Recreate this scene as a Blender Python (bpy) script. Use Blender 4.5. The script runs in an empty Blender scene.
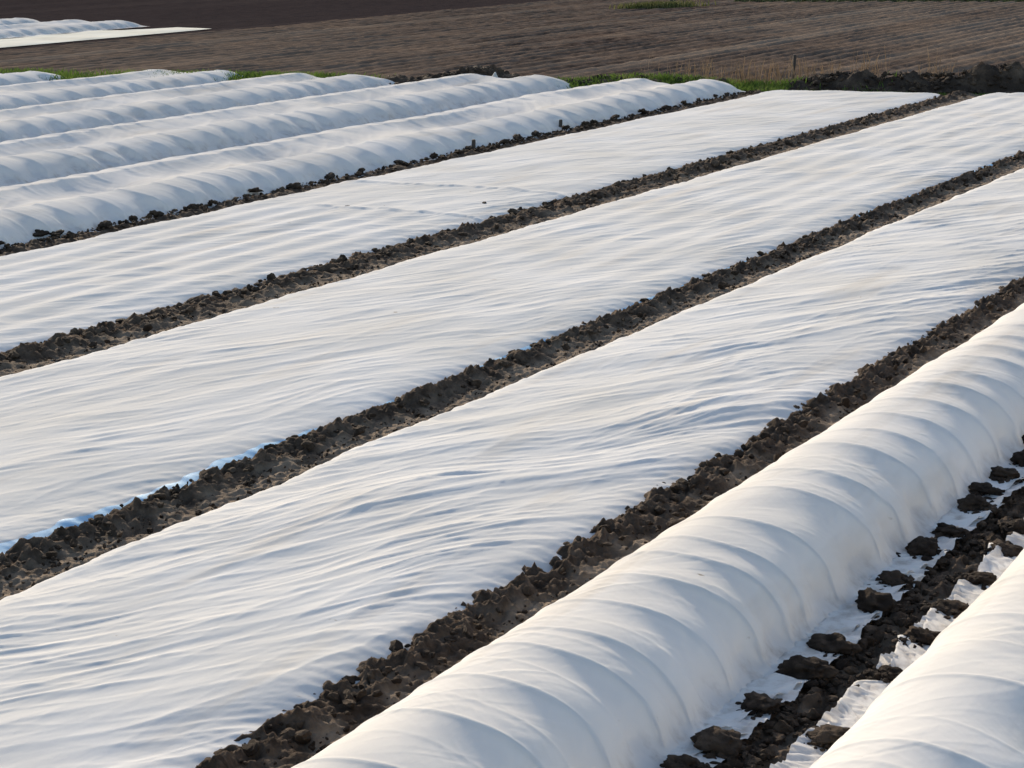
import bpy, math, random
import numpy as np
from mathutils import Matrix, Vector, noise as mnoise

random.seed(7)
rng = np.random.default_rng(11)
SC = bpy.context.scene
COL = SC.collection
R = math.radians
H = 4.5                                   # camera height; rows run along +Y

# ------------------------------------------------------------------ helpers
def _hash(ix, iy, seed):
    h = (ix.astype(np.int64) * 374761393 + iy.astype(np.int64) * 668265263 + seed * 974711) & 0xFFFFFFFF
    h = ((h ^ (h >> 13)) * 1274126177) & 0xFFFFFFFF
    return (h ^ (h >> 16)) & 0xFFFFFFFF

def pn(x, y, seed=0):
    """2-D gradient noise, about -1..1"""
    x, y = np.broadcast_arrays(np.asarray(x, float), np.asarray(y, float))
    ix, iy = np.floor(x), np.floor(y)
    fx, fy = x - ix, y - iy
    def g(dx, dy):
        a = _hash(ix + dx, iy + dy, seed) * (2 * math.pi / 4294967296.0)
        return np.cos(a) * (fx - dx) + np.sin(a) * (fy - dy)
    u = fx * fx * fx * (fx * (fx * 6 - 15) + 10)
    v = fy * fy * fy * (fy * (fy * 6 - 15) + 10)
    a = g(0, 0) * (1 - u) + g(1, 0) * u
    b = g(0, 1) * (1 - u) + g(1, 1) * u
    return 1.45 * (a * (1 - v) + b * v)

def fbm(x, y, seed=0, octv=4, gain=.5):
    s, a = 0, 1
    for i in range(octv):
        s = s + a * pn(x * 2 ** i, y * 2 ** i, seed + i * 17)
        a *= gain
    return s

def ridge(n):
    return (1 - np.abs(n)) ** 2

def sstep(a, b, x):
    t = np.clip((x - a) / (b - a), 0, 1)
    return t * t * (3 - 2 * t)

def link(o, parent=None):
    COL.objects.link(o)
    if parent is not None:
        o.parent = parent
    return o

def tag(o, label=None, cat=None, group=None, kind=None):
    if label: o['label'] = label
    if cat: o['category'] = cat
    if group: o['group'] = group
    if kind: o['kind'] = kind
    return o

def empty(name, loc=(0, 0, 0)):
    o = bpy.data.objects.new(name, None)
    o.location = loc
    o.empty_display_size = .2
    return link(o)

def mesh_np(name, V, F, mat, parent=None, smooth=True, loc=(0, 0, 0)):
    """V (n,3), F (m,k) of one polygon size k"""
    me = bpy.data.meshes.new(name)
    V = np.asarray(V, np.float32).reshape(-1, 3)
    F = np.asarray(F, np.int32)
    m, k = F.shape
    me.vertices.add(len(V)); me.vertices.foreach_set('co', V.ravel())
    me.loops.add(m * k); me.loops.foreach_set('vertex_index', F.ravel())
    me.polygons.add(m)
    me.polygons.foreach_set('loop_start', np.arange(0, m * k, k, dtype=np.int32))
    me.polygons.foreach_set('loop_total', np.full(m, k, np.int32))
    me.polygons.foreach_set('use_smooth', np.full(m, smooth, bool))
    me.update(calc_edges=True); me.validate()
    me.materials.append(mat)
    o = bpy.data.objects.new(name, me)
    o.location = loc
    return link(o, parent)

def grid_faces(ny, nx):
    i = np.arange(ny - 1)[:, None] * nx + np.arange(nx - 1)[None, :]
    return np.stack([i, i + 1, i + nx + 1, i + nx], -1).reshape(-1, 4)

def grid(name, P, mat, parent=None):
    ny, nx, _ = P.shape
    return mesh_np(name, P.reshape(-1, 3), grid_faces(ny, nx), mat, parent)

def yspace(y0, y1, k=.0022, lo=.014, hi=.12):
    out = [y0]
    while out[-1] < y1:
        out.append(out[-1] + min(hi, max(lo, k * out[-1])))
    out[-1] = y1
    return np.array(out)

# ------------------------------------------------------------------ materials
def new_mat(name):
    m = bpy.data.materials.new(name); m.use_nodes = True
    nt = m.node_tree; nt.nodes.clear()
    out = nt.nodes.new('ShaderNodeOutputMaterial')
    return m, nt, out

def noise_node(nt, scale=(1, 1, 1), s=1.0, detail=4, rough=.55, rot=(0, 0, 0)):
    tc = nt.nodes.new('ShaderNodeNewGeometry')
    mp = nt.nodes.new('ShaderNodeMapping'); mp.inputs['Scale'].default_value = scale
    mp.inputs['Rotation'].default_value = rot
    n = nt.nodes.new('ShaderNodeTexNoise'); n.inputs['Scale'].default_value = s
    n.inputs['Detail'].default_value = detail; n.inputs['Roughness'].default_value = rough
    nt.links.new(tc.outputs['Position'], mp.inputs['Vector'])
    nt.links.new(mp.outputs['Vector'], n.inputs['Vector'])
    return n.outputs['Fac']

def ramp(nt, fac, stops):
    r = nt.nodes.new('ShaderNodeValToRGB')
    e = r.color_ramp.elements
    while len(e) < len(stops): e.new(.5)
    for el, (p, c) in zip(e, stops):
        el.position = p; el.color = (*c, 1)
    nt.links.new(fac, r.inputs['Fac'])
    return r.outputs['Color']

def mixc(nt, fac, a, b, mode='MIX'):
    n = nt.nodes.new('ShaderNodeMix'); n.data_type = 'RGBA'; n.blend_type = mode
    for sock, v in ((n.inputs[0], fac), (n.inputs[6], a), (n.inputs[7], b)):
        if hasattr(v, 'is_linked'): nt.links.new(v, sock)
        elif isinstance(v, (int, float)): sock.default_value = v
        else: sock.default_value = (*v, 1)
    return n.outputs[2]

def bump(nt, h, strength=.3, dist=.02):
    b = nt.nodes.new('ShaderNodeBump'); b.inputs['Strength'].default_value = strength
    b.inputs['Distance'].default_value = dist
    nt.links.new(h, b.inputs['Height'])
    return b.outputs['Normal']

def fleece_mat(name, base=(.80, .782, .75), trans=.42, dirt=.12, creases=(), foot_dirt=False):
    m, nt, out = new_mat(name)
    L = nt.links
    blot = noise_node(nt, s=.55, detail=5)
    spots = noise_node(nt, s=5.5, detail=3, rough=.6)
    c = ramp(nt, blot, [(.3, base), (.75, tuple(b * (1 - dirt) * t for b, t in zip(base, (1, .985, .95))))])
    # soil splashes: sparse small dirty spots
    sp = ramp(nt, spots, [(.735, (0, 0, 0)), (.80, (1, 1, 1))])
    c = mixc(nt, sp, c, (.42, .36, .29))
    # dusty bands along the wrinkles
    du = noise_node(nt, scale=(2.6, .28, 1), s=1, detail=4, rough=.55, rot=(0, 0, R(30)))
    du = ramp(nt, du, [(.56, (0, 0, 0)), (.72, (.45, .45, .45))])
    c = mixc(nt, du, c, (.62, .565, .49))
    if foot_dirt:                          # soil rubbed into the cloth near the ground
        ge = nt.nodes.new('ShaderNodeNewGeometry'); sx = nt.nodes.new('ShaderNodeSeparateXYZ'); L.new(ge.outputs['Position'], sx.inputs[0])
        mr = nt.nodes.new('ShaderNodeMapRange'); mr.inputs['From Min'].default_value = .20; mr.inputs['From Max'].default_value = .02
        L.new(sx.outputs['Z'], mr.inputs['Value'])
        fd = ramp(nt, noise_node(nt, scale=(1, 1, .5), s=7, detail=6, rough=.65), [(.48, (0, 0, 0)), (.75, (.75, .75, .75))])
        mu = nt.nodes.new('ShaderNodeMath'); mu.operation = 'MULTIPLY'; L.new(fd, mu.inputs[0]); L.new(mr.outputs[0], mu.inputs[1])
        c = mixc(nt, mu.outputs[0], c, (.40, .33, .26))
    n1 = noise_node(nt, scale=(16, 5, 9), s=1, detail=6, rough=.6, rot=(0, 0, R(-24)))
    nrm = bump(nt, n1, .30, .010)
    def crease(scale, rot, strength, dist, prev):
        tc = nt.nodes.new('ShaderNodeNewGeometry')
        m0 = nt.nodes.new('ShaderNodeMapping'); m0.vector_type = 'TEXTURE'; m0.inputs['Rotation'].default_value = (0, 0, rot)
        m0.inputs['Scale'].default_value = scale
        n = nt.nodes.new('ShaderNodeTexNoise'); n.noise_type = 'RIDGED_MULTIFRACTAL'
        n.inputs['Scale'].default_value = 1; n.inputs['Detail'].default_value = 3; n.inputs['Roughness'].default_value = .55
        n.inputs['Distortion'].default_value = .35
        L.new(tc.outputs['Position'], m0.inputs['Vector']); L.new(m0.outputs['Vector'], n.inputs['Vector'])
        b = nt.nodes.new('ShaderNodeBump'); b.inputs['Strength'].default_value = strength; b.inputs['Distance'].default_value = dist
        L.new(n.outputs['Fac'], b.inputs['Height']); L.new(prev, b.inputs['Normal'])
        return b.outputs['Normal']
    for sc_, ro_, st_, di_ in creases:
        nrm = crease(sc_, ro_, st_, di_, nrm)
    d = nt.nodes.new('ShaderNodeBsdfDiffuse'); t = nt.nodes.new('ShaderNodeBsdfTranslucent')
    L.new(c, d.inputs['Color']); L.new(c, t.inputs['Color'])
    L.new(nrm, d.inputs['Normal']); L.new(nrm, t.inputs['Normal'])
    mx = nt.nodes.new('ShaderNodeMixShader'); mx.inputs[0].default_value = trans
    L.new(d.outputs[0], mx.inputs[1]); L.new(t.outputs[0], mx.inputs[2])
    L.new(mx.outputs[0], out.inputs['Surface'])
    return m

def soil_mat(name, dark, dry, lo=.45, hi=.7, s=2.2, bs=26, bd=.03, stretch=(1, 1, 1)):
    m, nt, out = new_mat(name)
    a = noise_node(nt, scale=stretch, s=s, detail=7, rough=.62)
    fine = noise_node(nt, s=38, detail=3)
    c = ramp(nt, a, [(lo, dark), (hi, dry)])
    c = mixc(nt, fine, c, mixc(nt, .55, c, (.02, .015, .012)))
    p = nt.nodes.new('ShaderNodeBsdfPrincipled')
    p.inputs['Roughness'].default_value = .92; p.inputs['Specular IOR Level'].default_value = .06
    nt.links.new(c, p.inputs['Base Color'])
    b = noise_node(nt, s=bs, detail=6, rough=.7)
    nt.links.new(bump(nt, b, .8, bd), p.inputs['Normal'])
    nt.links.new(p.outputs[0], out.inputs['Surface'])
    return m

def plain_mat(name, stops, s=3.0, rough=.8, trans=0.0, stretch=(1, 1, 1)):
    m, nt, out = new_mat(name)
    c = ramp(nt, noise_node(nt, scale=stretch, s=s, detail=4), stops)
    p = nt.nodes.new('ShaderNodeBsdfPrincipled')
    p.inputs['Roughness'].default_value = rough; p.inputs['Specular IOR Level'].default_value = .2
    nt.links.new(c, p.inputs['Base Color'])
    sh = p.outputs[0]
    if trans:
        t = nt.nodes.new('ShaderNodeBsdfTranslucent'); nt.links.new(c, t.inputs['Color'])
        mx = nt.nodes.new('ShaderNodeMixShader'); mx.inputs[0].default_value = trans
        nt.links.new(sh, mx.inputs[1]); nt.links.new(t.outputs[0], mx.inputs[2]); sh = mx.outputs[0]
    nt.links.new(sh, out.inputs['Surface'])
    return m

M_FLAT = fleece_mat('fleece_flat', creases=(((.16, 1.5, .5), R(-31), 1.0, .012), ((.10, .8, .5), R(-14), .7, .005)))
M_TUN = fleece_mat('fleece_tunnel', base=(.85, .828, .795), trans=.5, dirt=.07, creases=(((.10, .55, .3), R(-50), .8, .008), ((.22, .5, .25), R(40), .6, .006)), foot_dirt=True)
M_CREAM = fleece_mat('fleece_cream', base=(.66, .63, .54), trans=.15, dirt=.2)
M_BLUE = plain_mat('blue_strip', [(.3, (.20, .40, .57)), (.7, (.30, .50, .64))], s=2.0, rough=.5, trans=.25)
M_SOIL = soil_mat('track_soil', (.036, .024, .016), (.125, .086, .058), .38, .66, s=7)
_nt = M_SOIL.node_tree                     # dry sandy floor of the tracks, stored on the mesh as 'dry'
_p = [n for n in _nt.nodes if n.type == 'BSDF_PRINCIPLED'][0]
_src = _p.inputs['Base Color'].links[0].from_socket
_at = _nt.nodes.new('ShaderNodeAttribute'); _at.attribute_name = 'dry'
_nt.links.new(mixc(_nt, _at.outputs['Fac'], _src, ramp(_nt, noise_node(_nt, s=9, detail=5), [(.3, (.13, .095, .066)), (.7, (.235, .178, .125))])), _p.inputs['Base Color'])
M_CLOD = soil_mat('clod_soil', (.034, .023, .0155), (.135, .094, .063), .45, .75, s=5.0, bs=34)
M_CLODW = soil_mat('wet_clod_soil', (.028, .020, .0145), (.11, .078, .054), .45, .75, s=6.0, bs=34)
M_BANK = soil_mat('bank_soil', (.036, .026, .019), (.15, .108, .074), .45, .8, s=1.6, bs=14, bd=.06)
M_GRASS = plain_mat('grass', [(.3, (.035, .065, .012)), (.55, (.085, .13, .022)), (.75, (.16, .15, .055))], s=1.6, trans=.35)
M_REED = plain_mat('dry_reed', [(.3, (.11, .072, .042)), (.7, (.21, .145, .09))], s=5, trans=.2)
M_OLIVE = plain_mat('olive_grass', [(.3, (.05, .06, .015)), (.7, (.13, .12, .045))], s=1.2, trans=.2)
M_DGRASS = plain_mat('dull_grass', [(.3, (.022, .035, .012)), (.7, (.06, .075, .03))], s=1.2, trans=.2)
M_WOOD = plain_mat('weathered_wood', [(.3, (.035, .028, .022)), (.7, (.075, .06, .05))], s=20, stretch=(1, 1, .1))
M_WIRE = plain_mat('hoop_wire', [(.3, (.05, .05, .05)), (.7, (.09, .085, .08))], s=9, rough=.5)
M_STONE = plain_mat('pale_stone', [(.3, (.30, .28, .25)), (.7, (.45, .42, .38))], s=9)

def field_mat(name, c0, c1, streak):
    m, nt, out = new_mat(name)
    a = noise_node(nt, scale=(3.5, 1.1, 1), s=1, detail=6, rough=.75)
    st = noise_node(nt, scale=(.75, .02, 1), s=1, detail=5, rough=.6)
    big = noise_node(nt, scale=(.06, .035, 1), s=1, detail=2)
    c = ramp(nt, a, [(.34, c0), (.64, c1)])
    k = ramp(nt, st, [(.50, (0, 0, 0)), (.68, (1, 1, 1))])
    c = mixc(nt, k, c, streak)
    at = nt.nodes.new('ShaderNodeAttribute'); at.attribute_name = 'dry'
    c = mixc(nt, at.outputs['Fac'], c, (.17, .13, .098))
    kb = ramp(nt, big, [(.35, (0, 0, 0)), (.75, (.55, .55, .55))])
    c = mixc(nt, kb, c, streak)
    p = nt.nodes.new('ShaderNodeBsdfPrincipled'); p.inputs['Roughness'].default_value = .95
    p.inputs['Specular IOR Level'].default_value = .0
    nt.links.new(c, p.inputs['Base Color'])
    b = noise_node(nt, scale=(9, 2.2, 1), s=1, detail=5, rough=.7)
    nt.links.new(bump(nt, b, .7, .06), p.inputs['Normal'])
    nt.links.new(p.outputs[0], out.inputs['Surface'])
    return m
M_FIELD = field_mat('plowed_soil', (.020, .0145, .0125), (.108, .076, .057), (.155, .115, .083))
M_DARKF = field_mat('harrowed_soil', (.019, .0150, .0150), (.030, .024, .0235), (.034, .027, .0255))
M_GROUND = soil_mat('ground_soil', (.045, .034, .027), (.12, .09, .066), .42, .7, s=.8, bs=9, bd=.05)

# ------------------------------------------------------------------ camera
f = 2000.0
vx, vy = 1660.0, -100.0
Lh = math.hypot(f, 384 - vy)
up = np.array([0, f, -(384 - vy)]) / Lh
Yc = np.array([vx - 512, 384 - vy, f]); Yc /= np.linalg.norm(Yc)
Xc = np.cross(Yc, up); Xc = Xc if Xc[0] > 0 else -Xc
camd = bpy.data.cameras.new('camera')
camd.sensor_width = 36; camd.lens = f / 1024 * 36
camd.clip_start = .1; camd.clip_end = 6000
cam = bpy.data.objects.new('camera', camd); link(cam)
rt = Vector((Xc[0], Yc[0], up[0])); u_ = Vector((Xc[1], Yc[1], up[1])); fw = Vector((Xc[2], Yc[2], up[2]))
cam.matrix_world = Matrix(((rt.x, u_.x, -fw.x, 0), (rt.y, u_.y, -fw.y, 0), (rt.z, u_.z, -fw.z, H), (0, 0, 0, 1)))
SC.camera = cam
SC.cycles.use_denoising = True

# ------------------------------------------------------------------ light
SUN_AZ, SUN_EL = 311.0, 20.5              # clockwise from +Y
w = bpy.data.worlds.new('World'); SC.world = w; w.use_nodes = True
nt = w.node_tree
sky = nt.nodes.new('ShaderNodeTexSky'); sky.sky_type = 'NISHITA'; sky.sun_disc = False
sky.sun_elevation = R(SUN_EL); sky.sun_rotation = R(SUN_AZ); sky.altitude = 50
sky.air_density = 1.0; sky.dust_density = 1.5; sky.ozone_density = 1.0
nt.links.new(sky.outputs[0], nt.nodes['Background'].inputs[0])
nt.nodes['Background'].inputs[1].default_value = .15
sund = bpy.data.lights.new('sun', 'SUN'); sund.energy = 3.2; sund.angle = R(.6); sund.color = (1.0, .86, .66)
sun = bpy.data.objects.new('sun', sund); link(sun)
sv = Vector((math.sin(R(SUN_AZ)) * math.cos(R(SUN_EL)), math.cos(R(SUN_AZ)) * math.cos(R(SUN_EL)), math.sin(R(SUN_EL))))
sun.rotation_euler = (-sv).to_track_quat('-Z', 'Y').to_euler()
SC.view_settings.view_transform = 'Standard'; SC.view_settings.look = 'None'
SC.view_settings.exposure = 1.13; SC.view_settings.gamma = 1.0

# ------------------------------------------------------------------ ground and far fields
def yb(x):                                # field boundary (bank line)
    return 47.9 + (x + 12.7) * .372

S = 3000.0
g = mesh_np('ground', [(-S, -S, -.14), (S, -S, -.14), (S, S, -.14), (-S, S, -.14)], [(0, 1, 2, 3)], M_GROUND)
tag(g, kind='structure')

fx = np.arange(-44.2, -2, .09); fy = yspace(38, 100, .0026, .1, .2)
X, Y = np.meshgrid(fx, fy)
Z = -.02 + .055 * np.sin(2 * math.pi * (X + .12 * pn(X * .3, Y * .08, 3)) / .55) * (.75 + .5 * pn(X * .4, Y * .25, 4))
Z += .020 * fbm(X / .22, Y / .6, 5, 2) + .025 * pn(X / .9, Y / 14, 8)
keep = sstep(-.6, .4, Y - yb(X))
P = np.stack([X, Y, Z * keep - .12 * (1 - keep)], -1)
fo = tag(grid('plowed_field', P, M_FIELD), kind='structure')
D = 0                                     # dry wheel tracks along the rows
for xt, wt, st in ((-17.5, .30, .8), (-19.3, .22, .35), (-21.6, .3, .3), (-24.9, .28, .6), (-26.6, .2, .3), (-31.0, .3, .45), (-36.5, .3, .35), (-41, .3, .3)):
    D = D + st * np.exp(-((X - xt - .12 * pn(Y / 9, xt, 9)) / wt) ** 2) * np.clip(.6 + .7 * pn(X / .5, Y / 3.0, 12), 0, 1)
D = D + .42 * sstep(58, 70, Y) * sstep(-36, -27, X) * np.clip(.6 + .8 * pn(X / 2.5, Y / 12, 14), 0, 1)
at = fo.data.attributes.new('dry', 'FLOAT', 'POINT'); at.data.foreach_set('value', np.clip(D, 0, 1).astype(np.float32).ravel())

fx = np.arange(-84, -44.1, .22); fy = yspace(36, 130, .004, .15, .4)
X, Y = np.meshgrid(fx, fy)
Z = -.03 + .02 * fbm(X / .6, Y / 1.2, 25, 3) + .012 * np.sin(2 * math.pi * X / .8)
P = np.stack([X, Y, Z], -1)
tag(grid('harrowed_field', P, M_DARKF), kind='structure')

# ------------------------------------------------------------------ soil tracks between the covers
def track(name, x0, x1, y1, heap=.28, k=.0018, dx=.013, depth=0.0, seed=0, dry=1.0, hh=.02, hr=.84):
    ys = yspace(3.0, y1, k, .014, .11)
    xs = np.arange(x0, x1 + .001, dx)
    X, Y = np.meshgrid(xs, ys)
    u = (X - x0) / (x1 - x0) + .08 * pn(Y / .6, 0, seed + 1)
    lump = fbm(X / .26, Y / .30, seed, 5, .6)
    rough = 1 - np.abs(fbm(X / .17, Y / .2, seed + 9, 5, .6)) - .15
    hp = np.exp(-((u - heap) / .17) ** 2)
    Z = .022 * lump + hp * hr * (hh + .075 * rough + .04 * lump + .028 * (1 - np.abs(pn(X / .07, Y / .09, seed + 41)))) + .020 * pn(X / .055, Y / .07, seed + 43) + .035 * hp * np.maximum(0, fbm(X / .10, Y / .12, seed + 47, 2)) - depth
    Z += .035 * np.maximum(0, fbm(X / .2, Y / .22, seed + 19, 3) - .15) * sstep(.95, .6, u)
    e = np.minimum(X - x0, x1 - X)
    Z -= .10 * (1 - sstep(0, .16, e))
    D = dry * sstep(.34, .66, u + .22 * fbm(X / .3, Y / .5, seed + 29, 3)) * sstep(.09, .02, Z + depth - .01)
    o = grid(name, np.stack([X, Y, Z], -1), M_SOIL)
    at = o.data.attributes.new('dry', 'FLOAT', 'POINT'); at.data.foreach_set('value', D.astype(np.float32).ravel())
    return tag(o, kind='structure')

track('soil_track', -6.45, -5.35, 47.5, seed=31, heap=.31, dry=1.0)          # between sheet 3 and the near tunnel
track('soil_track', -9.75, -8.82, 48.0, seed=51, heap=.30, dry=.8)
track('soil_track', -14.3, -13.05, 47.0, seed=71, dx=.024, heap=.30, dry=.7)
track('soil_track', -18.75, -17.75, 46.0, seed=91, dx=.024, heap=.36, dry=.2, hr=.45, hh=.01)
track('soil_gutter', -4.32, -3.1, 47.5, seed=111, depth=.055, heap=.5, hh=.02, hr=.5, dry=.6)

# ------------------------------------------------------------------ clod shapes
def ico(sub):
    import bmesh
    bm = bmesh.new(); bmesh.ops.create_icosphere(bm, subdivisions=sub, radius=1)
    bm.verts.ensure_lookup_table()
    V = np.array([v.co[:] for v in bm.verts]); F = np.array([[v.index for v in fc.verts] for fc in bm.faces])
    bm.free(); return V, F

def clod_shape(sub, seed, rough=.35):
    V, F = ico(sub)
    off = Vector((seed * 13.1, seed * 7.7, seed * 3.3))
    out = []
    for v in V:
        p = Vector(v)
        n = mnoise.noise(p * 1.1 + off) * .55 + mnoise.noise(p * 2.6 + off) * rough + mnoise.noise(p * 6 + off) * rough * .45
        c = 1 - abs(mnoise.noise(p * 3.3 - off)) * .5
        cell = mnoise.voronoi(p * 1.5 + off)[0][0]
        out.append(p * (.62 + .55 * n + .35 * cell) * (.7 + .3 * c))
    out = np.array(out)
    out[:, 2] = np.where(out[:, 2] < -.35, -.35 + (out[:, 2] + .35) * .2, out[:, 2])
    return out, F

def variant(sub, i):
    V, F = clod_shape(sub, i, .5)
    r_ = random.Random(i)
    q = np.array(Matrix.Rotation(r_.uniform(0, 6.28), 3, Vector((r_.uniform(-1, 1), r_.uniform(-1, 1), r_.uniform(-1, 1))).normalized()))
    return (V * np.array((1.2, .95, .82))) @ q.T, F
SH1 = [variant(1, i) for i in range(8)]
SH2 = [variant(2, i + 20) for i in range(16)]

def rot_z(a):
    c, s = np.cos(a), np.sin(a)
    z = np.zeros_like(c); o = np.ones_like(c)
    return np.stack([np.stack([c, -s, z], -1), np.stack([s, c, z], -1), np.stack([z, z, o], -1)], -2)

def scatter(name, pos, size, shapes, mat, flat=.65, label_kind='stuff'):
    Vs, Fs, base = [], [], 0
    which = rng.integers(0, len(shapes), len(pos))
    for i, (V, F) in enumerate(shapes):
        idx = np.where(which == i)[0]
        if not len(idx): continue
        n = len(idx)
        sc = size[idx][:, None] * np.stack([rng.uniform(.7, 1.35, n), rng.uniform(.7, 1.35, n), rng.uniform(.6, 1.15, n) * flat / .65], -1)
        RZ = rot_z(rng.uniform(0, 6.28, n))
        W = np.einsum('nij,nvj->nvi', RZ, V[None] * sc[:, None, :]) + pos[idx][:, None, :]
        Vs.append(W.reshape(-1, 3))
        Fs.append((F[None] + (np.arange(n) * len(V))[:, None, None] + base).reshape(-1, 3))
        base += n * len(V)
    o = mesh_np(name, np.concatenate(Vs), np.concatenate(Fs), mat, smooth=False)
    return tag(o, kind=label_kind)

def track_clods(name, x0, x1, xe, y0, y1, ys_split, n_near, n_far, smax):
    """clods heaped along the left edge x0 (over the cover's hem), thinning to x1; xe = edge of heap"""
    for part, (a, b, n, sh) in enumerate(((y0, ys_split, n_near, SH2), (ys_split, y1, n_far, SH1))):
        t = rng.random(n)
        y = a * (b / a) ** rng.random(n)
        heap = rng.random(n) < .62
        x = np.where(heap, x0 + np.abs(rng.normal(0, 1, n)) * (xe - x0) * .6, x0 + rng.random(n) * (x1 - x0))
        x += .05 * pn(y / .9, 0, 5) + .05 * pn(y / .25, 3, 6)
        s = smax * (.22 + .78 * rng.random(n) ** 2.3) * np.where(heap, 1, .5)
        z = np.where(heap, .045 + .035 * rng.random(n), .0) - .05 * s - (.045 if 'gutter' in name else 0)
        o = scatter(name, np.stack([x, y, z], -1), s, sh, M_CLOD)
        yield o

def stuff_clods(where, *a):
    for o in track_clods('soil_crumbs' if 'gutter' not in where else 'gutter_crumbs', *a):
        tag(o, f'loose dark soil crumbs heaped along {where}', 'soil', kind='stuff')

stuff_clods('the track beside the near tunnel', -6.17, -5.5, -5.95, 5, 47, 22, 900, 1300, .062)
stuff_clods('the track between the two widest flat covers and the wrinkled one', -9.56, -8.95, -9.30, 6, 47.3, 22, 800, 1300, .062)
stuff_clods('the track between the ridged cover and the middle cover', -14.10, -13.25, -13.75, 9, 46.5, 26, 1000, 1500, .07)
stuff_clods('the narrow track below the far tunnels', -18.52, -17.98, -18.32, 14, 45, 30, 1100, 1300, .05)
stuff_clods('the shaded gutter between the two near tunnels', -3.85, -3.45, -3.65, 6, 46, 20, 1100, 900, .055)

def tiny_crumbs(where, x0, x1, y0, y1, n):
    y = y0 * (y1 / y0) ** rng.random(n); x = x0 + (x1 - x0) * rng.random(n)
    s_ = .006 + .020 * rng.random(n) ** 2.5
    tag(scatter('soil_crumbs', np.stack([x, y, .015 + 0 * x + .02 * rng.random(n)], -1), s_, SH1, M_CLOD), f'fine soil crumbs scattered along {where}', 'soil', kind='stuff')
tiny_crumbs('the track beside the near tunnel', -6.0, -5.45, 7, 25, 1300)
tiny_crumbs('the track between the middle covers', -9.4, -8.9, 8, 28, 1200)
tiny_crumbs('the track between the ridged cover and the middle cover', -13.9, -13.2, 11, 32, 1200)

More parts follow.
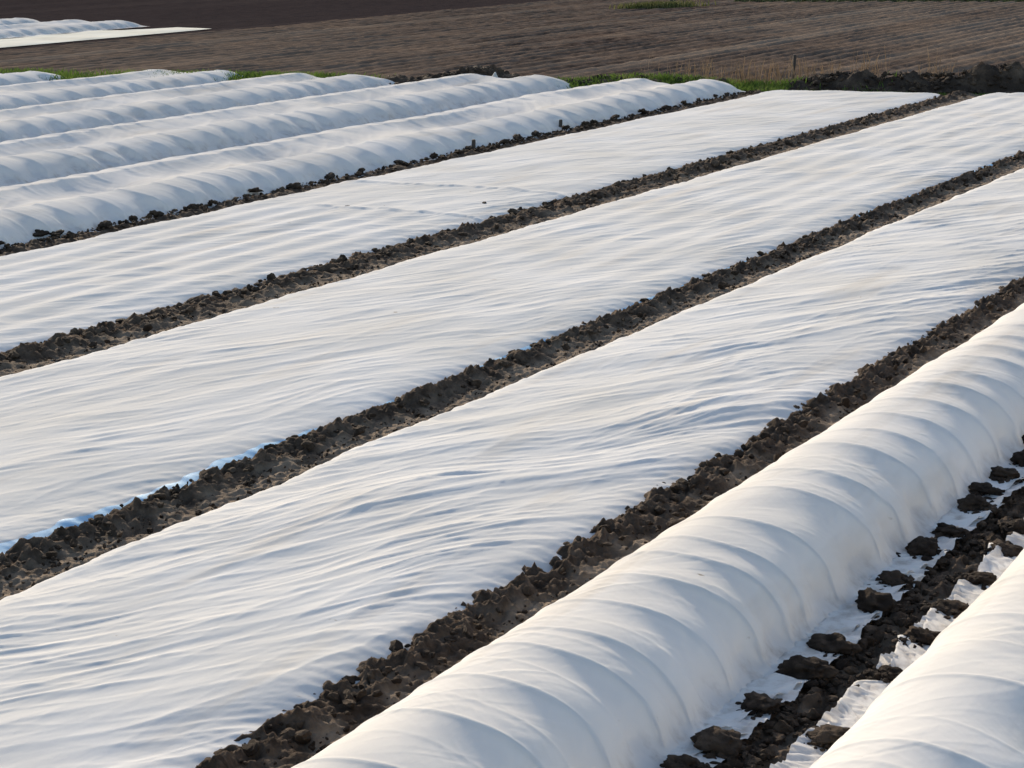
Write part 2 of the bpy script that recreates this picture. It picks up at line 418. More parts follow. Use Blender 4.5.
# ------------------------------------------------------------------ flat covers
def flat_cover(xl, xr, y1a, y1b, mat, seed, ridges, wr_amp, ang, dx, extra=None, ridge_per=.52, hem=False, label='', y0=3.0, base=.085):
    """y1a / y1b: far end at the left / right edge"""
    root = empty('row_cover', ((xl + xr) / 2, 12, 0))
    tag(root, label, 'crop cover')
    W = xr - xl
    nx = int(W / dx)
    u = np.linspace(0, 1, nx)
    u = u + .018 * np.sin(2 * math.pi * u) * -1            # denser at the edges
    ys = yspace(y0, max(y1a, y1b), .0021, .016, .12)
    U, Yg = np.meshgrid(u, ys)
    Yend = y1a + (y1b - y1a) * U
    Y = y0 + (Yg - y0) * (Yend - y0) / (ys[-1] - y0)
    eL = .05 * pn(Y / 1.6, 0, seed) + .025 * pn(Y / .45, 2, seed + 1)
    eR = .05 * pn(Y / 1.4, 5, seed + 2) + .035 * pn(Y / .4, 7, seed + 3)
    X = xl + eL + U * (W + eR - eL)
    dL = U * W; dR = (1 - U) * W
    Z = base * (1 - np.exp(-dL / .07)) * (1 - np.exp(-dR / .16)) + .02
    Z += .02 * sstep(0, 1.2, np.minimum(dL, dR))
    # soil ridges under the cloth, parallel to the rows
    rmask, ramp_ = ridges(X, Y)
    Z += ramp_ * rmask * np.cos(2 * math.pi * (X + .05 * pn(X / 1.2, Y / 3.5, seed + 5)) / ridge_per) * sstep(.1, .5, np.minimum(dL, dR))
    # wrinkles, running obliquely across the rows
    a = R(ang)
    warp = .34 * pn(X / 1.9, Y / 3.4, seed + 6) + .06 * pn(X / .7, Y / 1.5, seed + 26) + .010 * pn(X / .25, Y / .4, seed + 27)
    C = (X + .0) * math.cos(a) - Y * math.sin(a) + warp     # across
    A = X * math.sin(a) + Y * math.cos(a)
    patch = np.clip(.55 + .75 * pn(X / 1.5, Y / 2.6, seed + 7), .08, 1.3)
    patch2 = np.clip(.5 + .9 * pn(X / .9, Y / 1.9, seed + 8), 0, 1.3)
    m = sstep(0, .25, np.minimum(dL, dR)) * .85 + .15
    def rg(n, p=2.6): return (1 - np.minimum(1, np.abs(n))) ** p - .3
    C2 = C + .12 * pn(X / .8, Y / 1.6, seed + 16)
    Z += m * wr_amp * (
        .026 * (pn(C / .62, A / 4.2, seed + 10)) +
        .015 * rg(pn(C2 / .42, A / 3.6, seed + 11)) * patch +
        .008 * rg(pn(C2 / .20 + .3 * pn(A / 2, C, seed), A / 2.4, seed + 12)) * patch2 +
        .0045 * rg(pn(C2 / .10, A / 1.4, seed + 13)) * patch +
        .0022 * rg(pn(C / .05, A / .7, seed + 14)) * patch2 +
        .0125 * np.exp(-np.abs(pn(C / .46, A / 4.6, seed + 15)) / .10) * patch2 +
        .0085 * np.exp(-np.abs(pn((C + .12 * A) / .30, A / 2.6, seed + 18)) / .11) * patch +
        .0060 * np.exp(-np.abs(pn((C - .16 * A) / .21, A / 1.7, seed + 19)) / .13) * patch2)
    for j in range(4):                                     # packing creases along the cloth
        xc = xl + W * (.2 + .2 * j) + .06 * pn(Y / 4, j, seed + 40)
        Z += .0022 * np.exp(-np.abs(X - xc) / .018)
    # gathers pulled straight towards the weighted edges
    for d, sd in ((dR, 20), (dL, 30)):
        fall = np.exp(-d / .22)
        Z += fall * sstep(0, .05, d) * (.016 * pn(d / .7 + 3, (Y + .35 * d) / .16, seed + sd) + .008 * pn(d / .5, (Y + .25 * d) / .07, seed + sd + 1))
    if extra: Z += extra(X, Y, dL, dR)
    de = (Yend - Y)
    Z *= sstep(-.02, .35, de) * .9 + .1
    P = np.stack([X, Y, Z], -1)
    P[..., 0] -= root.location.x; P[..., 1] -= root.location.y
    grid('sheet', P, mat, root)
    if hem:  # light blue strip laid over the sheet's right edge, width varying along the row
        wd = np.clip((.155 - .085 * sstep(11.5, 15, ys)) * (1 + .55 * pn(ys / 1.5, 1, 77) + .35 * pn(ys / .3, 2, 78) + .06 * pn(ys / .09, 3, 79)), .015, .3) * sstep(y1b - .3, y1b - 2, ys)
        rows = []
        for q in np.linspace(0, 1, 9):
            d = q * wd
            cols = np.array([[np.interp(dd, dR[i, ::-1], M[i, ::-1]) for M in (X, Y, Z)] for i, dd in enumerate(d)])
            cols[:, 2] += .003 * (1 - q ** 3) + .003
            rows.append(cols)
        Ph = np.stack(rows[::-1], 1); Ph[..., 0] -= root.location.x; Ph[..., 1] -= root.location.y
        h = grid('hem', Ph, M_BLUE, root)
        h['label'] = 'light blue strip along the hem'
    return root

def seams(X, Y, dL, dR):
    z = 0
    for (xa, ya, xb, yb_) in ((-16.6, 24.1, -14.2, 24.35), (-17.6, 26.6, -14.3, 27.0)):
        yl = ya + (X - xa) / (xb - xa) * (yb_ - ya) + .12 * pn(X / .5, ya, 3)
        k = sstep(xa - .5, xa, X)
        z = z + k * .03 * np.exp(-((Y - yl) / .22) ** 2) * np.where(Y > yl, 1, .35)
    return z

# ridged cover under the far tunnels
flat_cover(-18.02, -14.04, 45.0, 46.3, M_FLAT, 100,
           lambda X, Y: (1 - .8 * sstep(23.0, 25.5, Y), .013), .72, 24, .024, extra=seams,
           label='flat white crop cover with long parallel ridges, lying beside the far double tunnels')
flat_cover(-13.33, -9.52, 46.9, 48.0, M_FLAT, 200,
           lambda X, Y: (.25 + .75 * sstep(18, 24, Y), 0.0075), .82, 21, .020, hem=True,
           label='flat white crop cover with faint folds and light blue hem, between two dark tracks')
flat_cover(-8.98, -6.11, 47.6, 48.4, M_FLAT, 300,
           lambda X, Y: (.3 + 0 * X, .004), 1.3, 30, .014,
           label='heavily wrinkled flat white crop cover beside the near tunnel')

# ------------------------------------------------------------------ tunnels
def resample(p, n):
    d = np.r_[0, np.cumsum(np.hypot(*np.diff(p, axis=0).T))]
    t = np.linspace(0, d[-1], n)
    return np.c_[np.interp(t, d, p[:, 0]), np.interp(t, d, p[:, 1])], t

def hoop_field(ys, hoops, amps, skew=1.95):
    """0 at a hoop (cusp), 1 midway, scaled by the bay's slackness"""
    h = np.array(hoops); i = np.clip(np.searchsorted(h, ys) - 1, 0, len(h) - 2)
    t = np.clip((ys - h[i]) / (h[i + 1] - h[i]), 0, 1)
    bay = np.array(amps)[i]
    tt = t ** skew
    rr_ = random.Random(int(h[0] * 1000) + len(h))
    mid = np.array([rr_.uniform(.35, .68) for _ in h]); ms = np.array([rr_.choice((0, 0, .3, .5)) for _ in h])
    w_ = np.clip(ys * .0011, .018, .034)
    gap = h[i + 1] - h[i]
    dn = np.minimum(t, 1 - t) * gap
    rib = np.exp(-(dn / w_) ** 2) + ms[i] * np.exp(-(np.abs(t - mid[i]) * gap / w_) ** 2)
    return 4 * tt * (1 - tt) * bay - .9 * ms[i] * np.exp(-np.abs(t - mid[i]) * gap / .07) * .35, rib

def dome(a, b, sk_r, sk_l, n):
    th = np.linspace(R(7), R(173), 120)
    d = np.c_[a * np.sign(np.cos(th)) * np.abs(np.cos(th)) ** .92, b * np.sin(th) ** .92]
    pr = np.c_[np.linspace(a + sk_r, a + .05, 20), np.full(20, .015)]
    pl = np.c_[np.linspace(-a - .05, -a - sk_l, 20), np.full(20, .015)]
    p = np.r_[pr, d, pl]
    q, _ = resample(p, 400)
    for _ in range(60):
        q[1:-1] = (q[:-2] + 2 * q[1:-1] + q[2:]) / 4
    return resample(q, n)

def single_tunnel(name, label, cx, a, b, sk_r, sk_l, hoops, y0, y1, n, seed, k=.0018):
    root = tag(empty(name, (cx, 12, 0)), label, 'crop tunnel')
    prof, s = dome(a, b, sk_r, sk_l, n)
    ys = yspace(y0, y1, k, .014, .12)
    r = random.Random(seed)
    amps = [min(1.5, (h2 - h1) / .62) * r.uniform(.75, 1.2) for h1, h2 in zip(hoops, hoops[1:])] + [1]
    Sg, Y = np.meshgrid(s, ys)
    px = np.tile(prof[:, 0], (len(ys), 1)); pz = np.tile(prof[:, 1], (len(ys), 1))
    # hoops lean and bow a little: shift the arc along the row with height
    lean = .10 * (pz / b) * pn(Y / 2.0, 4, seed + 3) + .05 * pn(Sg / .9, Y / 1.3, seed + 4)
    sag, rib = hoop_field(Y + lean, hoops, amps)
    swell = 1 + .035 * pn(Y / 2.2, 0, seed) + .02 * pn(Y / .8, 1, seed)
    wz = np.clip(pz / b, 0, 1)
    hump = sstep(.02, .35, wz)
    crest = .55 + .45 * sstep(1.0, .4, wz)
    sg = sag * hump * (.22 + .78 * sstep(-.35 * a, .45 * a, px))
    x = px - .085 * sg * (a / .7) * np.clip(px / a, 0, 1) ** .7
    z = pz * swell * (1 - .062 * sg)
    # minor creases following the arcs, slack wrinkles, gathers at the foot
    nrm = np.gradient(prof, axis=0); nrm = np.c_[nrm[:, 1], -nrm[:, 0]]; nrm /= np.linalg.norm(nrm, axis=1)[:, None] + 1e-9
    if nrm[n // 2, 1] < 0: nrm = -nrm
    slack = np.clip(.35 + .9 * pn(Sg / .9, Y / 1.4, seed + 5), 0, 1.2)
    dsp = .009 * (ridge(pn(Sg / 1.6, (Y + lean) / .19, seed + 6)) - .4) * slack
    dsp += .0055 * (ridge(pn((Sg + .8 * Y) / .7, (Y - .6 * Sg) / .11, seed + 7)) - .4) * slack
    dsp += .0028 * (ridge(pn((Sg + .5 * Y) / .4, (Y - .8 * Sg) / .05, seed + 17)) - .4) * np.clip(pn(Sg / .7, Y / 1.1, seed + 18) + .25, 0, 1)
    dsp += .012 * pn(Sg / .5, Y / .55, seed + 8) + .0065 * rib * sstep(.02, .2, wz)
    foot = np.exp(-np.clip(pz - .02, 0, 9) / .07)
    dsp += foot * (.010 * pn(Sg / .5, Y / .11, seed + 9) + .007 * pn(Sg / .3, Y / .045, seed + 10))
    x += dsp * nrm[:, 0]; z += dsp * nrm[:, 1]
    # skirts: wavy hem, cloth lies in pleats across the strip
    for side, sk in ((1, sk_r), (-1, sk_l)):
        if sk < .1: continue
        out = np.clip((side * px - a) / sk, 0, 1)
        hem = .16 * pn(Y / .55, side * 9, seed + 11) + .14 * pn(Y / .21, side * 5, seed + 12)
        x += side * out * sk * hem
        z += .05 * sstep(.72, 1, out) * np.clip(.3 + pn(Y / .3, side, seed + 15), 0, 1) + out * (.012 + .034 * np.abs(pn(Sg / .5, (Y + .5 * out * sk) / .075, seed + 13)) + .03 * np.maximum(0, pn(Sg / .4, Y / .3, seed + 14)))
    end = np.sqrt(np.clip(1 - (1 - np.clip((y1 - Y) / .8, 0, 1)) ** 2, 0.001, 1))
    z = .01 + (z - .01) * end; x = x * (.6 + .4 * end)
    grid('cover', np.stack([x, Y - 12, z], -1), M_TUN, root)
    # the wire hoops just under the cloth
    YL = Y + lean
    for h in hoops:
        if not (6.0 < h < 30 and h < y1 - 1.2): continue
        js = [j for j in range(n) if prof[j, 1] > .05][::3]
        pts = []
        for j in js:
            i = int(np.argmin(np.abs(YL[:, j] - h)))
            pts.append(Vector((x[i, j] - .014 * nrm[j, 0], Y[i, j] - 12, z[i, j] - .014 * nrm[j, 1])))
        ringV, ringF = [], []
        for q, p_ in enumerate(pts):
            tg = (pts[min(q + 1, len(pts) - 1)] - pts[max(q - 1, 0)]).normalized()
            sd = Vector((0, 1, 0)); up_ = tg.cross(sd)
            for e in range(6):
                an = e / 6 * 2 * math.pi
                ringV.append(tuple(p_ + (sd * math.cos(an) + up_ * math.sin(an)) * .008))
            if q:
                for e in range(6):
                    ringF.append(((q - 1) * 6 + e, (q - 1) * 6 + (e + 1) % 6, q * 6 + (e + 1) % 6, q * 6 + e))
        mesh_np('hoop', ringV, ringF, M_WIRE, root)
    return root

def hoops_from(fixed, y1, seed, step=(.5, .85)):
    r = random.Random(seed); h = list(fixed)
    while h[-1] < y1 + 1: h.append(h[-1] + r.uniform(*step))
    return h

h1 = hoops_from([2.6, 3.3, 4.0, 4.7, 5.4, 6.1, 6.75, 7.4, 8.05, 8.55, 9.1, 9.45, 10.05, 10.55, 11.0, 11.3, 11.8, 12.65, 13.2, 13.95, 14.5, 15.05, 15.6], 48, 4)
tun1 = single_tunnel('fleece_tunnel', 'near white fleece tunnel over hoops with dark clods along its shaded foot',
                     -4.86, .69, .505, .33, .12, h1, 3.0, 47.6, 190, 400)
h0 = hoops_from([2.6, 3.5, 4.3], 49, 9, (.7, 1.25))
tun0 = single_tunnel('fleece_tunnel', 'white fleece tunnel in the bottom corner with a smooth sunlit side, beyond the gutter',
                     -2.60, .70, .53, .15, .26, h0, 3.0, 48.6, 190, 500)

def double_tunnel(label, xr, y0, y1, seed, n=150, pitch2=1.4, a=.90, b=.375, k=.0014, mat=None, name='double_tunnel', grp=None):
    """one wide sheet over two lines of hoops, sagging between them"""
    th = np.linspace(R(6), R(90), 70)
    rq = np.c_[-a + a * np.cos(th), b * np.sin(th) ** .95]
    mid = np.c_[np.linspace(-a, -a - pitch2, 60)[1:-1], np.full(58, b)]
    th2 = np.linspace(R(90), R(174), 60)
    lq = np.c_[-a - pitch2 + a * np.cos(th2), b * np.sin(th2)]
    p = np.r_[np.c_[np.linspace(.16, .03, 10), np.full(10, .015)], rq, mid, lq, np.c_[np.linspace(-2 * a - pitch2 - .03, -2 * a - pitch2 - .2, 10), np.full(10, .015)]]
    q, _ = resample(p, 400)
    for _ in range(40): q[1:-1] = (q[:-2] + 2 * q[1:-1] + q[2:]) / 4
    prof, s = resample(q, n)
    ys = yspace(y0, y1, k, .02, .045)
    Sg, Y = np.meshgrid(s, ys)
    px = np.tile(prof[:, 0], (len(ys), 1)); pz = np.tile(prof[:, 1], (len(ys), 1))
    v = np.clip((-a - px) / pitch2, 0, 1)                     # 0 at the right crest, 1 at the left crest
    hA = hoops_from([y0 - .5], y1, seed, (.6, 1.05)); hB = hoops_from([y0 - .7], y1, seed + 1, (.6, 1.05))
    r = random.Random(seed + 2)
    lean = .12 * pn(Sg / 1.0, Y / 1.6, seed + 3)
    sA, rA = hoop_field(Y + lean, hA, [r.uniform(.55, 1.35) for _ in hA], 2.5)
    sB, rB = hoop_field(Y + lean, hB, [r.uniform(.55, 1.35) for _ in hB], 2.5)
    wz = np.clip(pz / b, 0, 1); hump = sstep(.03, .4, wz)
    wA = 1 - sstep(.1, .9, v); sag = sA * wA + sB * (1 - wA); rib = rA * wA + rB * (1 - wA)
    valley = np.sin(math.pi * v) ** .9
    depth = .12 + .12 * pn(Y / 3.6, 2, seed + 4) + .05 * pn(Y / 1.5, 3, seed + 5)
    swA = 1 + .10 * pn(Y / 4.2, 0, seed + 6) + .012 * pn(Y / 1.1, 1, seed + 6)
    swB = .97 + .12 * pn(Y / 4.6, 5, seed + 6) + .012 * pn(Y / 1.2, 6, seed + 6)
    z = pz * (swA * wA + swB * (1 - wA)) * (1 - (.045 + .085 * (1 - wz)) * sag * hump * (1 - .8 * valley)) - depth * valley
    x = px - .15 * sag * hump * np.where(v <= 0, 1, 0) * sstep(1.05, .5, wz)
    z += valley * (.05 * pn((px + .5 * Y) / .8, Y / 1.6, seed + 7) + .02 * (ridge(pn((px + .7 * Y) / .35, Y / 1.8, seed + 8)) - .4))
    z += hump * (.006 * pn(Sg / .5, Y / .5, seed + 9) + .006 * (ridge(pn(Sg / 1.4, (Y + lean) / .2, seed + 10)) - .4))
    z += .007 * rib * hump * (1 - valley); x += .010 * rib * hump * np.where(v <= 0, 1, 0) * sstep(1.05, .5, wz)
    foot = np.exp(-np.clip(pz - .02, 0, 9) / .08)
    x += foot * (.05 * pn(Y / .7, 0, seed + 11) + .02 * pn(Y / .2, 1, seed + 12))
    z += foot * .012 * np.abs(pn(Sg / .4, Y / .12, seed + 13))
    # the two lines of hoops end at slightly different places, the cloth rounds off
    ye = y1 - np.clip(-a - px, 0, pitch2) * .30 - .12 * pn(px / .5, 0, seed + 14)
    end = np.sqrt(np.clip(1 - (1 - np.clip((ye - Y) / .9, 0, 1)) ** 2, 0, 1))
    z = .01 + (np.maximum(z, .02) - .01) * end
    P = np.stack([x + xr, np.minimum(Y, ye + .05), z], -1)
    P[..., 0] -= xr - 1.5; P[..., 1] -= 30
    o = grid(name, P, mat or M_TUN); o.location = (xr - 1.5, 30, 0)
    return tag(o, label, 'crop tunnel', grp)

UN = ((-18.55, 45.0, 'rounded white double tunnel whose foot carries dark clods beside the ridged flat cover'),
      (-22.75, 44.2, 'second white double tunnel back from the ridged cover, just behind the clod-weighted one'),
      (-26.9, 42.5, 'third white double tunnel back from the ridged cover, ending at the dark soil heap'),
      (-30.75, 41.9, 'fourth white double tunnel back, its end against the green verge'),
      (-34.85, 39.6, 'fifth white double tunnel back, only a strip of it at the frame edge'),
      (-38.9, 38.2, 'hindmost white double tunnel, a sliver by the green verge'))
for i, (xr, ye, lb) in enumerate(UN):
    double_tunnel(lb, xr, 12 + 2.6 * i, ye, 600 + 40 * i, grp='double tunnels side by side', b=(.355, .34, .31, .30, .27, .26)[i])

# far covers beyond the verge
def far_flat():
    xs = np.linspace(-47.9, -45.0, 40); ys = np.linspace(38, 58.5, 260)
    X, Y = np.meshgrid(xs, ys)
    x0 = -47.9 + 1.3 * sstep(55, 58.5, Y)
    X = np.maximum(X, x0)
    Z = -.01 + .03 * (1 - np.exp(-(X - x0) / .2)) * (1 - np.exp(-(-45.0 - X) / .15)) + .03 * pn(X / .5, Y / 1.8, 3) * sstep(0, .3, -45.0 - X)
    Z *= sstep(58.5, 57.5, Y) * .9 + .1
    o = grid('row_cover', np.stack([X + 46, Y - 50, np.maximum(Z, -.015)], -1), M_CREAM); o.location = (-46, 50, 0)
    tag(o, 'distant cream flat crop cover lying on the brown field', 'crop cover')
far_flat()
for i, (xr, ye, lb) in enumerate(((-47.8, 58.3, 'distant white tunnel next to the cream cover on the brown field'),
                                  (-52.2, 58.0, 'distant white tunnel behind the one next to the cream cover'))):
    double_tunnel(lb, xr, 40, ye, 900 + 50 * i, n=90, k=.004, grp='distant tunnels on the brown field', b=.24)

# ------------------------------------------------------------------ individual clods that weigh the hems down
CL = [clod_shape(4, 60 + i, .42) for i in range(6)]
CLM = []
for i, (V, F) in enumerate(CL):
    o = mesh_np('soil_clod', V, F, M_CLODW, smooth=True)
    CLM.append(o.data); bpy.data.objects.remove(o)

def clod(x, y, z, sx, sy, sz, label, grp, rz=None, i=None, name='soil_clod'):
    o = bpy.data.objects.new(name, CLM[random.randrange(6) if i is None else i])
    o.location = (x, y, z); o.scale = (sx, sy, sz)
    o.rotation_euler = (random.uniform(-.2, .2), random.uniform(-.2, .2), random.uniform(0, 6.28) if rz is None else rz)
    return tag(link(o), label, 'clod', grp)

G1 = 'clods along the near tunnel hem'
T1C = [(-3.98, 8.97, .13, .10, .07, 'lowest clod on the near tunnel hem, cut by the bottom edge'),
       (-3.92, 9.33, .17, .13, .10, 'big lumpy clod, second up from the bottom on the near tunnel hem'),
       (-3.95, 9.96, .17, .09, .07, 'low flat clod with a bent strip of fleece beside it, third up on the hem'),
       (-3.90, 10.56, .21, .13, .10, 'broad dark clod with white fleece patches on it, fourth up on the hem'),
       (-3.90, 11.02, .19, .10, .08, 'long wedge of soil above the broad patched clod on the near hem'),
       (-3.92, 11.86, .16, .14, .12, 'roundest and tallest clod on the near tunnel hem'),
       (-3.98, 12.39, .12, .08, .07, 'small clod just above the roundest one on the near hem'),
       (-4.00, 13.12, .13, .12, .10, 'dark upright clod, second above the roundest on the near hem'),
       (-3.98, 13.62, .15, .08, .06, 'flat clod, third above the roundest on the near hem'),
       (-4.00, 14.33, .14, .11, .09, 'clod with a ragged point, fourth above the roundest on the near hem'),
       (-4.05, 14.75, .13, .09, .06, 'low clod, fifth above the roundest on the near hem'),
       (-4.03, 15.25, .16, .10, .07, 'wide clod, sixth above the roundest on the near hem'),
       (-4.02, 15.80, .13, .10, .08, 'clod second from the right frame edge on the near hem'),
       (-4.10, 16.35, .11, .10, .10, 'dark round clod at the right frame edge on the near hem')]
for k, (x, y, a_, b_, c_, lb) in enumerate(T1C):
    clod(x, y, .065, a_, b_, c_, lb, G1, rz=random.uniform(-.5, .3), i=k % 6)
G0 = 'clods along the corner tunnel hem'
T0C = [(-3.42, 9.72, .15, .12, .07, 'brown crumbly clod at the foot of the corner tunnel, lowest there'),
       (-3.42, 10.76, .10, .08, .05, 'small pale clod, second up at the foot of the corner tunnel'),
       (-3.44, 11.45, .16, .11, .07, 'clod third up along the foot of the corner tunnel'),
       (-3.47, 12.05, .16, .10, .06, 'clod fourth up along the foot of the corner tunnel'),
       (-3.47, 12.70, .14, .10, .06, 'clod fifth up along the foot of the corner tunnel'),
       (-3.50, 13.43, .13, .10, .06, 'clod sixth up along the foot of the corner tunnel'),
       (-3.54, 13.98, .12, .10, .07, 'topmost visible clod along the foot of the corner tunnel')]
for k, (x, y, a_, b_, c_, lb) in enumerate(T0C):
    clod(x, y, .055, a_, b_, c_, lb, G0, rz=random.uniform(-.5, .3), i=(k + 3) % 6)

# clods along the far tunnel's foot
rr = random.Random(5)
y = 17.2
while y < 44.0:
    clod(-18.5 + rr.uniform(-.10, .10), y, .07 + rr.uniform(0, .05), rr.uniform(.06, .11), rr.uniform(.08, .19), rr.uniform(.045, .075),
         'small dark clod on the foot of the far double tunnel', 'clods along the far tunnel foot', rz=rr.uniform(-.3, .3))
    y += rr.uniform(.45, 1.25)
clod(-18.68, 20.35, .10, .12, .18, .075, 'lone dark clod sitting higher up on the white skirt of the far tunnel', None, rz=.1, i=2)

clod(-7.78, 10.53, .115, .045, .03, .02, 'small dark speck of soil lying on the heavily wrinkled flat cover', None, name='soil_speck')
clod(-16.3, 24.25, .125, .06, .05, .03, 'tiny soil speck on the fold of the ridged flat cover', None, name='soil_speck')
clod(-14.75, 25.6, .115, .06, .05, .03, 'tiny soil speck near the dark track on the ridged flat cover', None, name='soil_speck')

# loose strips of fleece at the hems
def flap(parent, xf, y0, y1, o0, o1, side, seed):
    """a loose pleated tongue of cloth past the hem: its edge runs from offset o0 at y0 to a point at o1 at y1"""
    ny, nx = 60, 16
    ys = np.linspace(y0, y1, ny); q = np.linspace(0, 1, nx)
    Q, Y = np.meshgrid(q, ys); t = (Y - y0) / (y1 - y0)
    off = (o0 + (o1 - o0) * t) * (1 + .05 * pn(Y / .12, 0, seed)) * sstep(1.02, .93, t) ** .5
    x = xf + side * Q * off
    y = Y + .10 * Q * t + .02 * pn(Q * 2, Y / .1, seed + 1)
    z = .03 + .026 * np.abs(pn(Q * .5, (Y - .2 * Q) / .085, seed + 2)) + .05 * Q ** 3 * np.clip(.5 + pn(Y / .16, 0, seed + 3), 0, 1.2) - .015 * Q
    o = grid('flap', np.stack([x - parent.location.x, y - 12, z], -1), M_TUN, parent)
    md = o.modifiers.new('thick', 'SOLIDIFY'); md.thickness = .002
for k, (ya, yb_, o0, o1) in enumerate(((9.05, 9.55, .10, .30), (9.60, 10.35, .16, .26), (10.2, 11.2, .28, .36), (11.15, 11.8, .2, .32),
                                      (12.0, 12.5, .2, .34), (12.55, 13.1, .2, .30), (13.7, 14.45, .2, .34), (14.9, 15.3, .2, .30))):
    flap(tun1, -4.14, ya, yb_, o0, o1, 1, k * 5)
for k, (ya, yb_, o0, o1) in enumerate(((9.8, 10.55, .18, .30), (10.85, 11.35, .16, .30), (11.6, 12.0, .2, .30), (12.15, 12.65, .18, .3),
                                      (12.8, 13.4, .2, .32), (14.1, 14.7, .2, .3))):
    flap(tun0, -3.32, ya, yb_, o0, o1, -1, 300 + k * 5)
# crumbled soil spilled round the clods
sp = []
for x, y, a_, b_, c_, lb in T1C + T0C:
    side = 1 if x < -3.7 else -1
    n = 90
    ex, ey = rng.normal(0, .085, n), rng.normal(0, .075, n)
    sp.append(np.stack([x + side * .05 + ex, y + ey, .02 + .045 * np.exp(-(ex ** 2 + ey ** 2) / .012)], -1))
sp = np.concatenate(sp)
tag(scatter('spilled_soil', sp, .010 + .034 * rng.random(len(sp)) ** 2, SH2, M_CLODW), 'crumbled soil spilled over the near hems', 'soil', kind='stuff')

# ------------------------------------------------------------------ small stakes
def stake(name, x, y, h, r, label, cat, lean=.04):
    n = 8; ring = []
    for zz, rr_ in ((-.1, r), (.3 * h, r * 1.05), (.75 * h, r * .95), (h - r * .3, r * .9), (h, r * .6)):
        for q in range(n):
            a = q / n * 6.283
            ring.append((math.cos(a) * rr_ * (1 + .12 * math.sin(3 * a)) + lean * zz, math.sin(a) * rr_, zz))
    V = np.array(ring); F = []
    for l in range(4):
        for q in range(n): F.append((l * n + q, l * n + (q + 1) % n, (l + 1) * n + (q + 1) % n, (l + 1) * n + q))
    me = bpy.data.meshes.new(name)
    me.from_pydata([tuple(v) for v in V], [], [tuple(t) for t in F] + [tuple(range(4 * n, 5 * n))])
    me.materials.append(M_WOOD)
    o = bpy.data.objects.new(name, me); o.location = (x, y, 0)
    return tag(link(o), label, cat)
stake('peg', -18.5, 31.7, .235, .04, 'short dark peg at the far tunnel foot, nearer the viewer of the two', 'peg')
stake('peg', -18.7, 35.5, .235, .04, 'short dark peg at the far tunnel foot, farther from the viewer', 'peg')
stake('fence_post', -18.6, 47.9, .72, .045, 'lone dark wooden post standing on the grassy bank among dry reeds', 'post')
stake('post', -37.4, 81.5, .75, .13, 'dark stump of a post by the distant green patch', 'post')

# ------------------------------------------------------------------ bank, verge, grass, reeds
xs = np.arange(-45, -4, .09); vs = np.linspace(-.9, 1.8, 44)
Xb, Vb = np.meshgrid(xs, vs)
Yb = yb(Xb) + Vb
ht = .10 + .34 * sstep(-18.6, -16.8, Xb) + .17 * np.exp(-((Xb + 21.2) / 1.5) ** 2) + .06 * pn(Xb / 1.4, 0, 301) + .04 * pn(Xb / .5, 0, 302)
ht += .24 * np.exp(-((Xb + 13.35) / .75) ** 2) - .10 * np.exp(-((Xb + 15.0) / .7) ** 2) + .25 * np.exp(-((Xb + 25.3) / .9) ** 2) + .08 * np.exp(-((Xb + 26.3) / 1.5) ** 2)
prof = np.exp(-((Vb - .35) / .55) ** 2)
Zb = ht * prof * (1 + .22 * pn(Xb / .7, Yb / .5, 305)) + .16 * prof * fbm(Xb / .6, Yb / .5, 303, 5, .62) - .05
tag(grid('earth_bank', np.stack([Xb, Yb, Zb], -1), M_BANK), kind='structure')
def bank_z(x, v):
    h = .10 + .34 * sstep(-18.6, -16.8, x) + .17 * np.exp(-((x + 21.2) / 1.5) ** 2) + .24 * np.exp(-((x + 13.35) / .75) ** 2) + .25 * np.exp(-((x + 25.3) / .9) ** 2)
    return h * np.exp(-((v - .35) / .55) ** 2) - .05

def blades(name, x, y, z, h, wdt, mat, label, lean=.35):
    n = len(x)
    a = rng.uniform(0, 6.28, n); b = rng.uniform(0, 6.28, n)
    lx, ly = np.cos(b) * h * lean * rng.random(n), np.sin(b) * h * lean * rng.random(n)
    dx_, dy_ = np.cos(a) * wdt, np.sin(a) * wdt
    p0 = np.stack([x - dx_, y - dy_, z], -1); p1 = np.stack([x + dx_, y + dy_, z], -1)
    p2 = np.stack([x + dx_ * .7 + lx * .45, y + dy_ * .7 + ly * .45, z + h * .6], -1)
    p3 = np.stack([x + lx, y + ly, z + h], -1)
    V = np.stack([p0, p1, p2, p3], 1).reshape(-1, 3)
    F = np.arange(n * 4).reshape(-1, 4)
    return tag(mesh_np(name, V, F, mat, smooth=False), label, name.replace('_', ' '), kind='stuff')

n = 60000
gx = rng.uniform(-44, -15.6, n); gv = rng.uniform(-.85, .9, n)
dens = np.clip(.35 + .6 * pn(gx / 1.6, gv / .8, 401) + .45 * np.exp(-((gx + 21) / 2.0) ** 2) + .35 * np.exp(-((gx + 30.0) / 2.2) ** 2) - 1.0 * np.exp(-((gx + 25.6) / 1.9) ** 2), 0, 1)
dens *= np.where(gx > -17.8, .07, 1)
kp = rng.random(n) < dens
gx, gv = gx[kp], gv[kp]
blades('verge_grass', gx, yb(gx) + gv, bank_z(gx, gv) - .02, rng.uniform(.07, .22, len(gx)) * np.where(gx < -26, 1.35, 1), .013, M_GRASS, 'green grass growing along the verge behind the tunnels', .9)
n = 9000
gx = rng.uniform(-17.5, -11, n); gv = rng.uniform(-.8, -.35, n)
kp = rng.random(n) < np.clip(.3 + .8 * pn(gx / .8, 0, 411), 0, 1)
blades('short_grass', gx[kp], yb(gx[kp]) + gv[kp], np.full(kp.sum(), -.04), rng.uniform(.05, .12, kp.sum()), .01, M_GRASS, 'short grass at the foot of the dark bank')
n = 2400
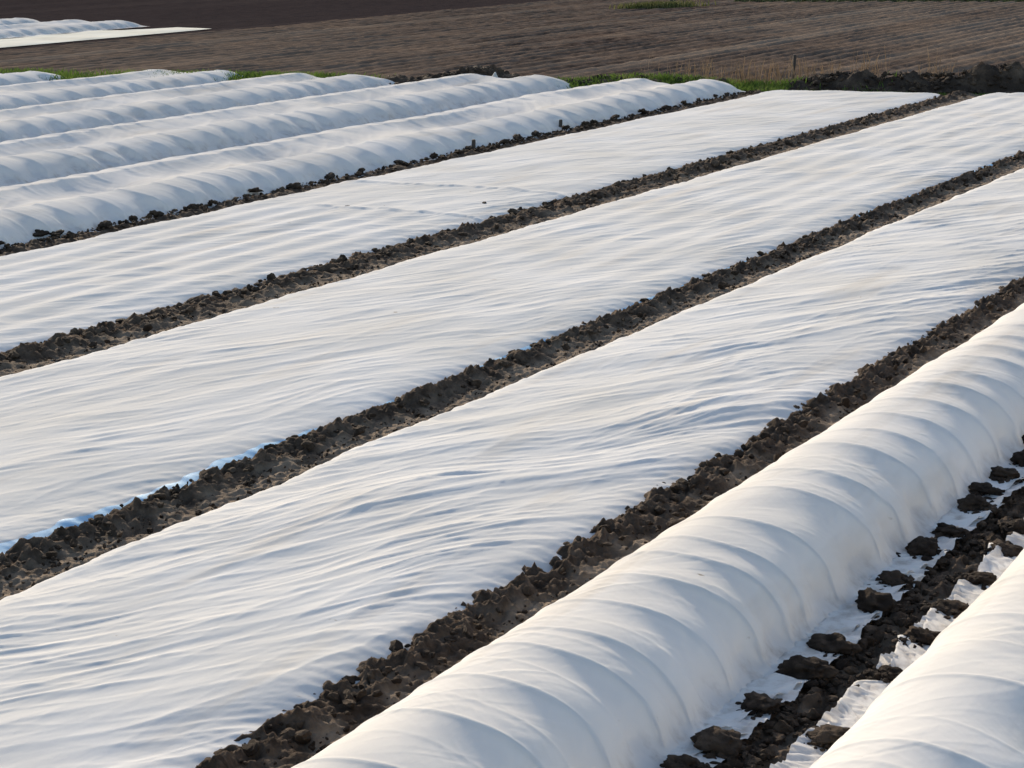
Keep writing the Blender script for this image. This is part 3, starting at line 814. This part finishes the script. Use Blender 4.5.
gx = np.concatenate([rng.normal(-18.4, .9, n // 3), rng.uniform(-21.5, -14.5, n - n // 3)]); gv = rng.uniform(.3, 1.7, n)
kp = rng.random(n) < np.clip(.4 + .9 * pn(gx / .6, gv, 421), 0, 1)
gx, gv = gx[kp], gv[kp]
blades('dry_reeds', gx, yb(gx) + gv, bank_z(gx, gv) - .02, (.18 + .62 * rng.random(len(gx)) ** 1.6), .0045, M_REED, 'tan dry reeds standing on top of the bank', .3)

# dark soil heaps and a pale stone behind the third tunnel
bp = []; n = 900
hx = -25.0 + rng.normal(0, 1.7, n); hv = .15 + rng.normal(0, .30, n)
hs = rng.uniform(.05, .17, n)
hz = bank_z(hx, hv) + .12 * np.exp(-((hx + 25.2) / .8) ** 2) * rng.random(n)
o = scatter('soil_heap', np.stack([hx, yb(hx) + hv, hz], -1), hs, SH2, M_BANK, label_kind='stuff')
tag(o, 'heap of dark dug-out soil lumps behind the white tunnels', 'soil')
n = 1600
hx = rng.uniform(-18.2, -8, n); hv = rng.uniform(-.45, 1.0, n)
hs = .015 + .085 * rng.random(n) ** 2.2
o = scatter('bank_lumps', np.stack([hx, yb(hx) + hv, bank_z(hx, hv) + .02], -1), hs, SH2, M_BANK, label_kind='stuff')
tag(o, 'dark lumps of earth on the bank behind the flat covers', 'soil')
V, F = clod_shape(3, 99)
o = mesh_np('stone', V * np.array((.10, .10, .17)), F, M_STONE, loc=(-24.6, yb(-24.6) - .25, .22))
tag(o, 'small pale stone standing by the dark soil heap', 'stone')

# distant green patch at the field's far side
n = 1500
gx = rng.normal(-37.0, .45, n); gy = 80.0 + (gx + 36.6) * 1.6 + rng.normal(0, .4, n)
blades('far_grass', gx, gy, np.zeros(n), rng.uniform(.1, .32, n), .03, M_OLIVE, 'rough green grass patch on the far field by the stump', .5)
n = 6000
gx = rng.uniform(-36.5, -20, n); gy = 88.5 + (gx + 33) * .55 + rng.normal(0, .35, n)
blades('far_verge', gx, gy, np.full(n, -.03), rng.uniform(.08, .22, n), .03, M_DGRASS, 'thin dark grass verge at the far end of the ploughed field', .5)
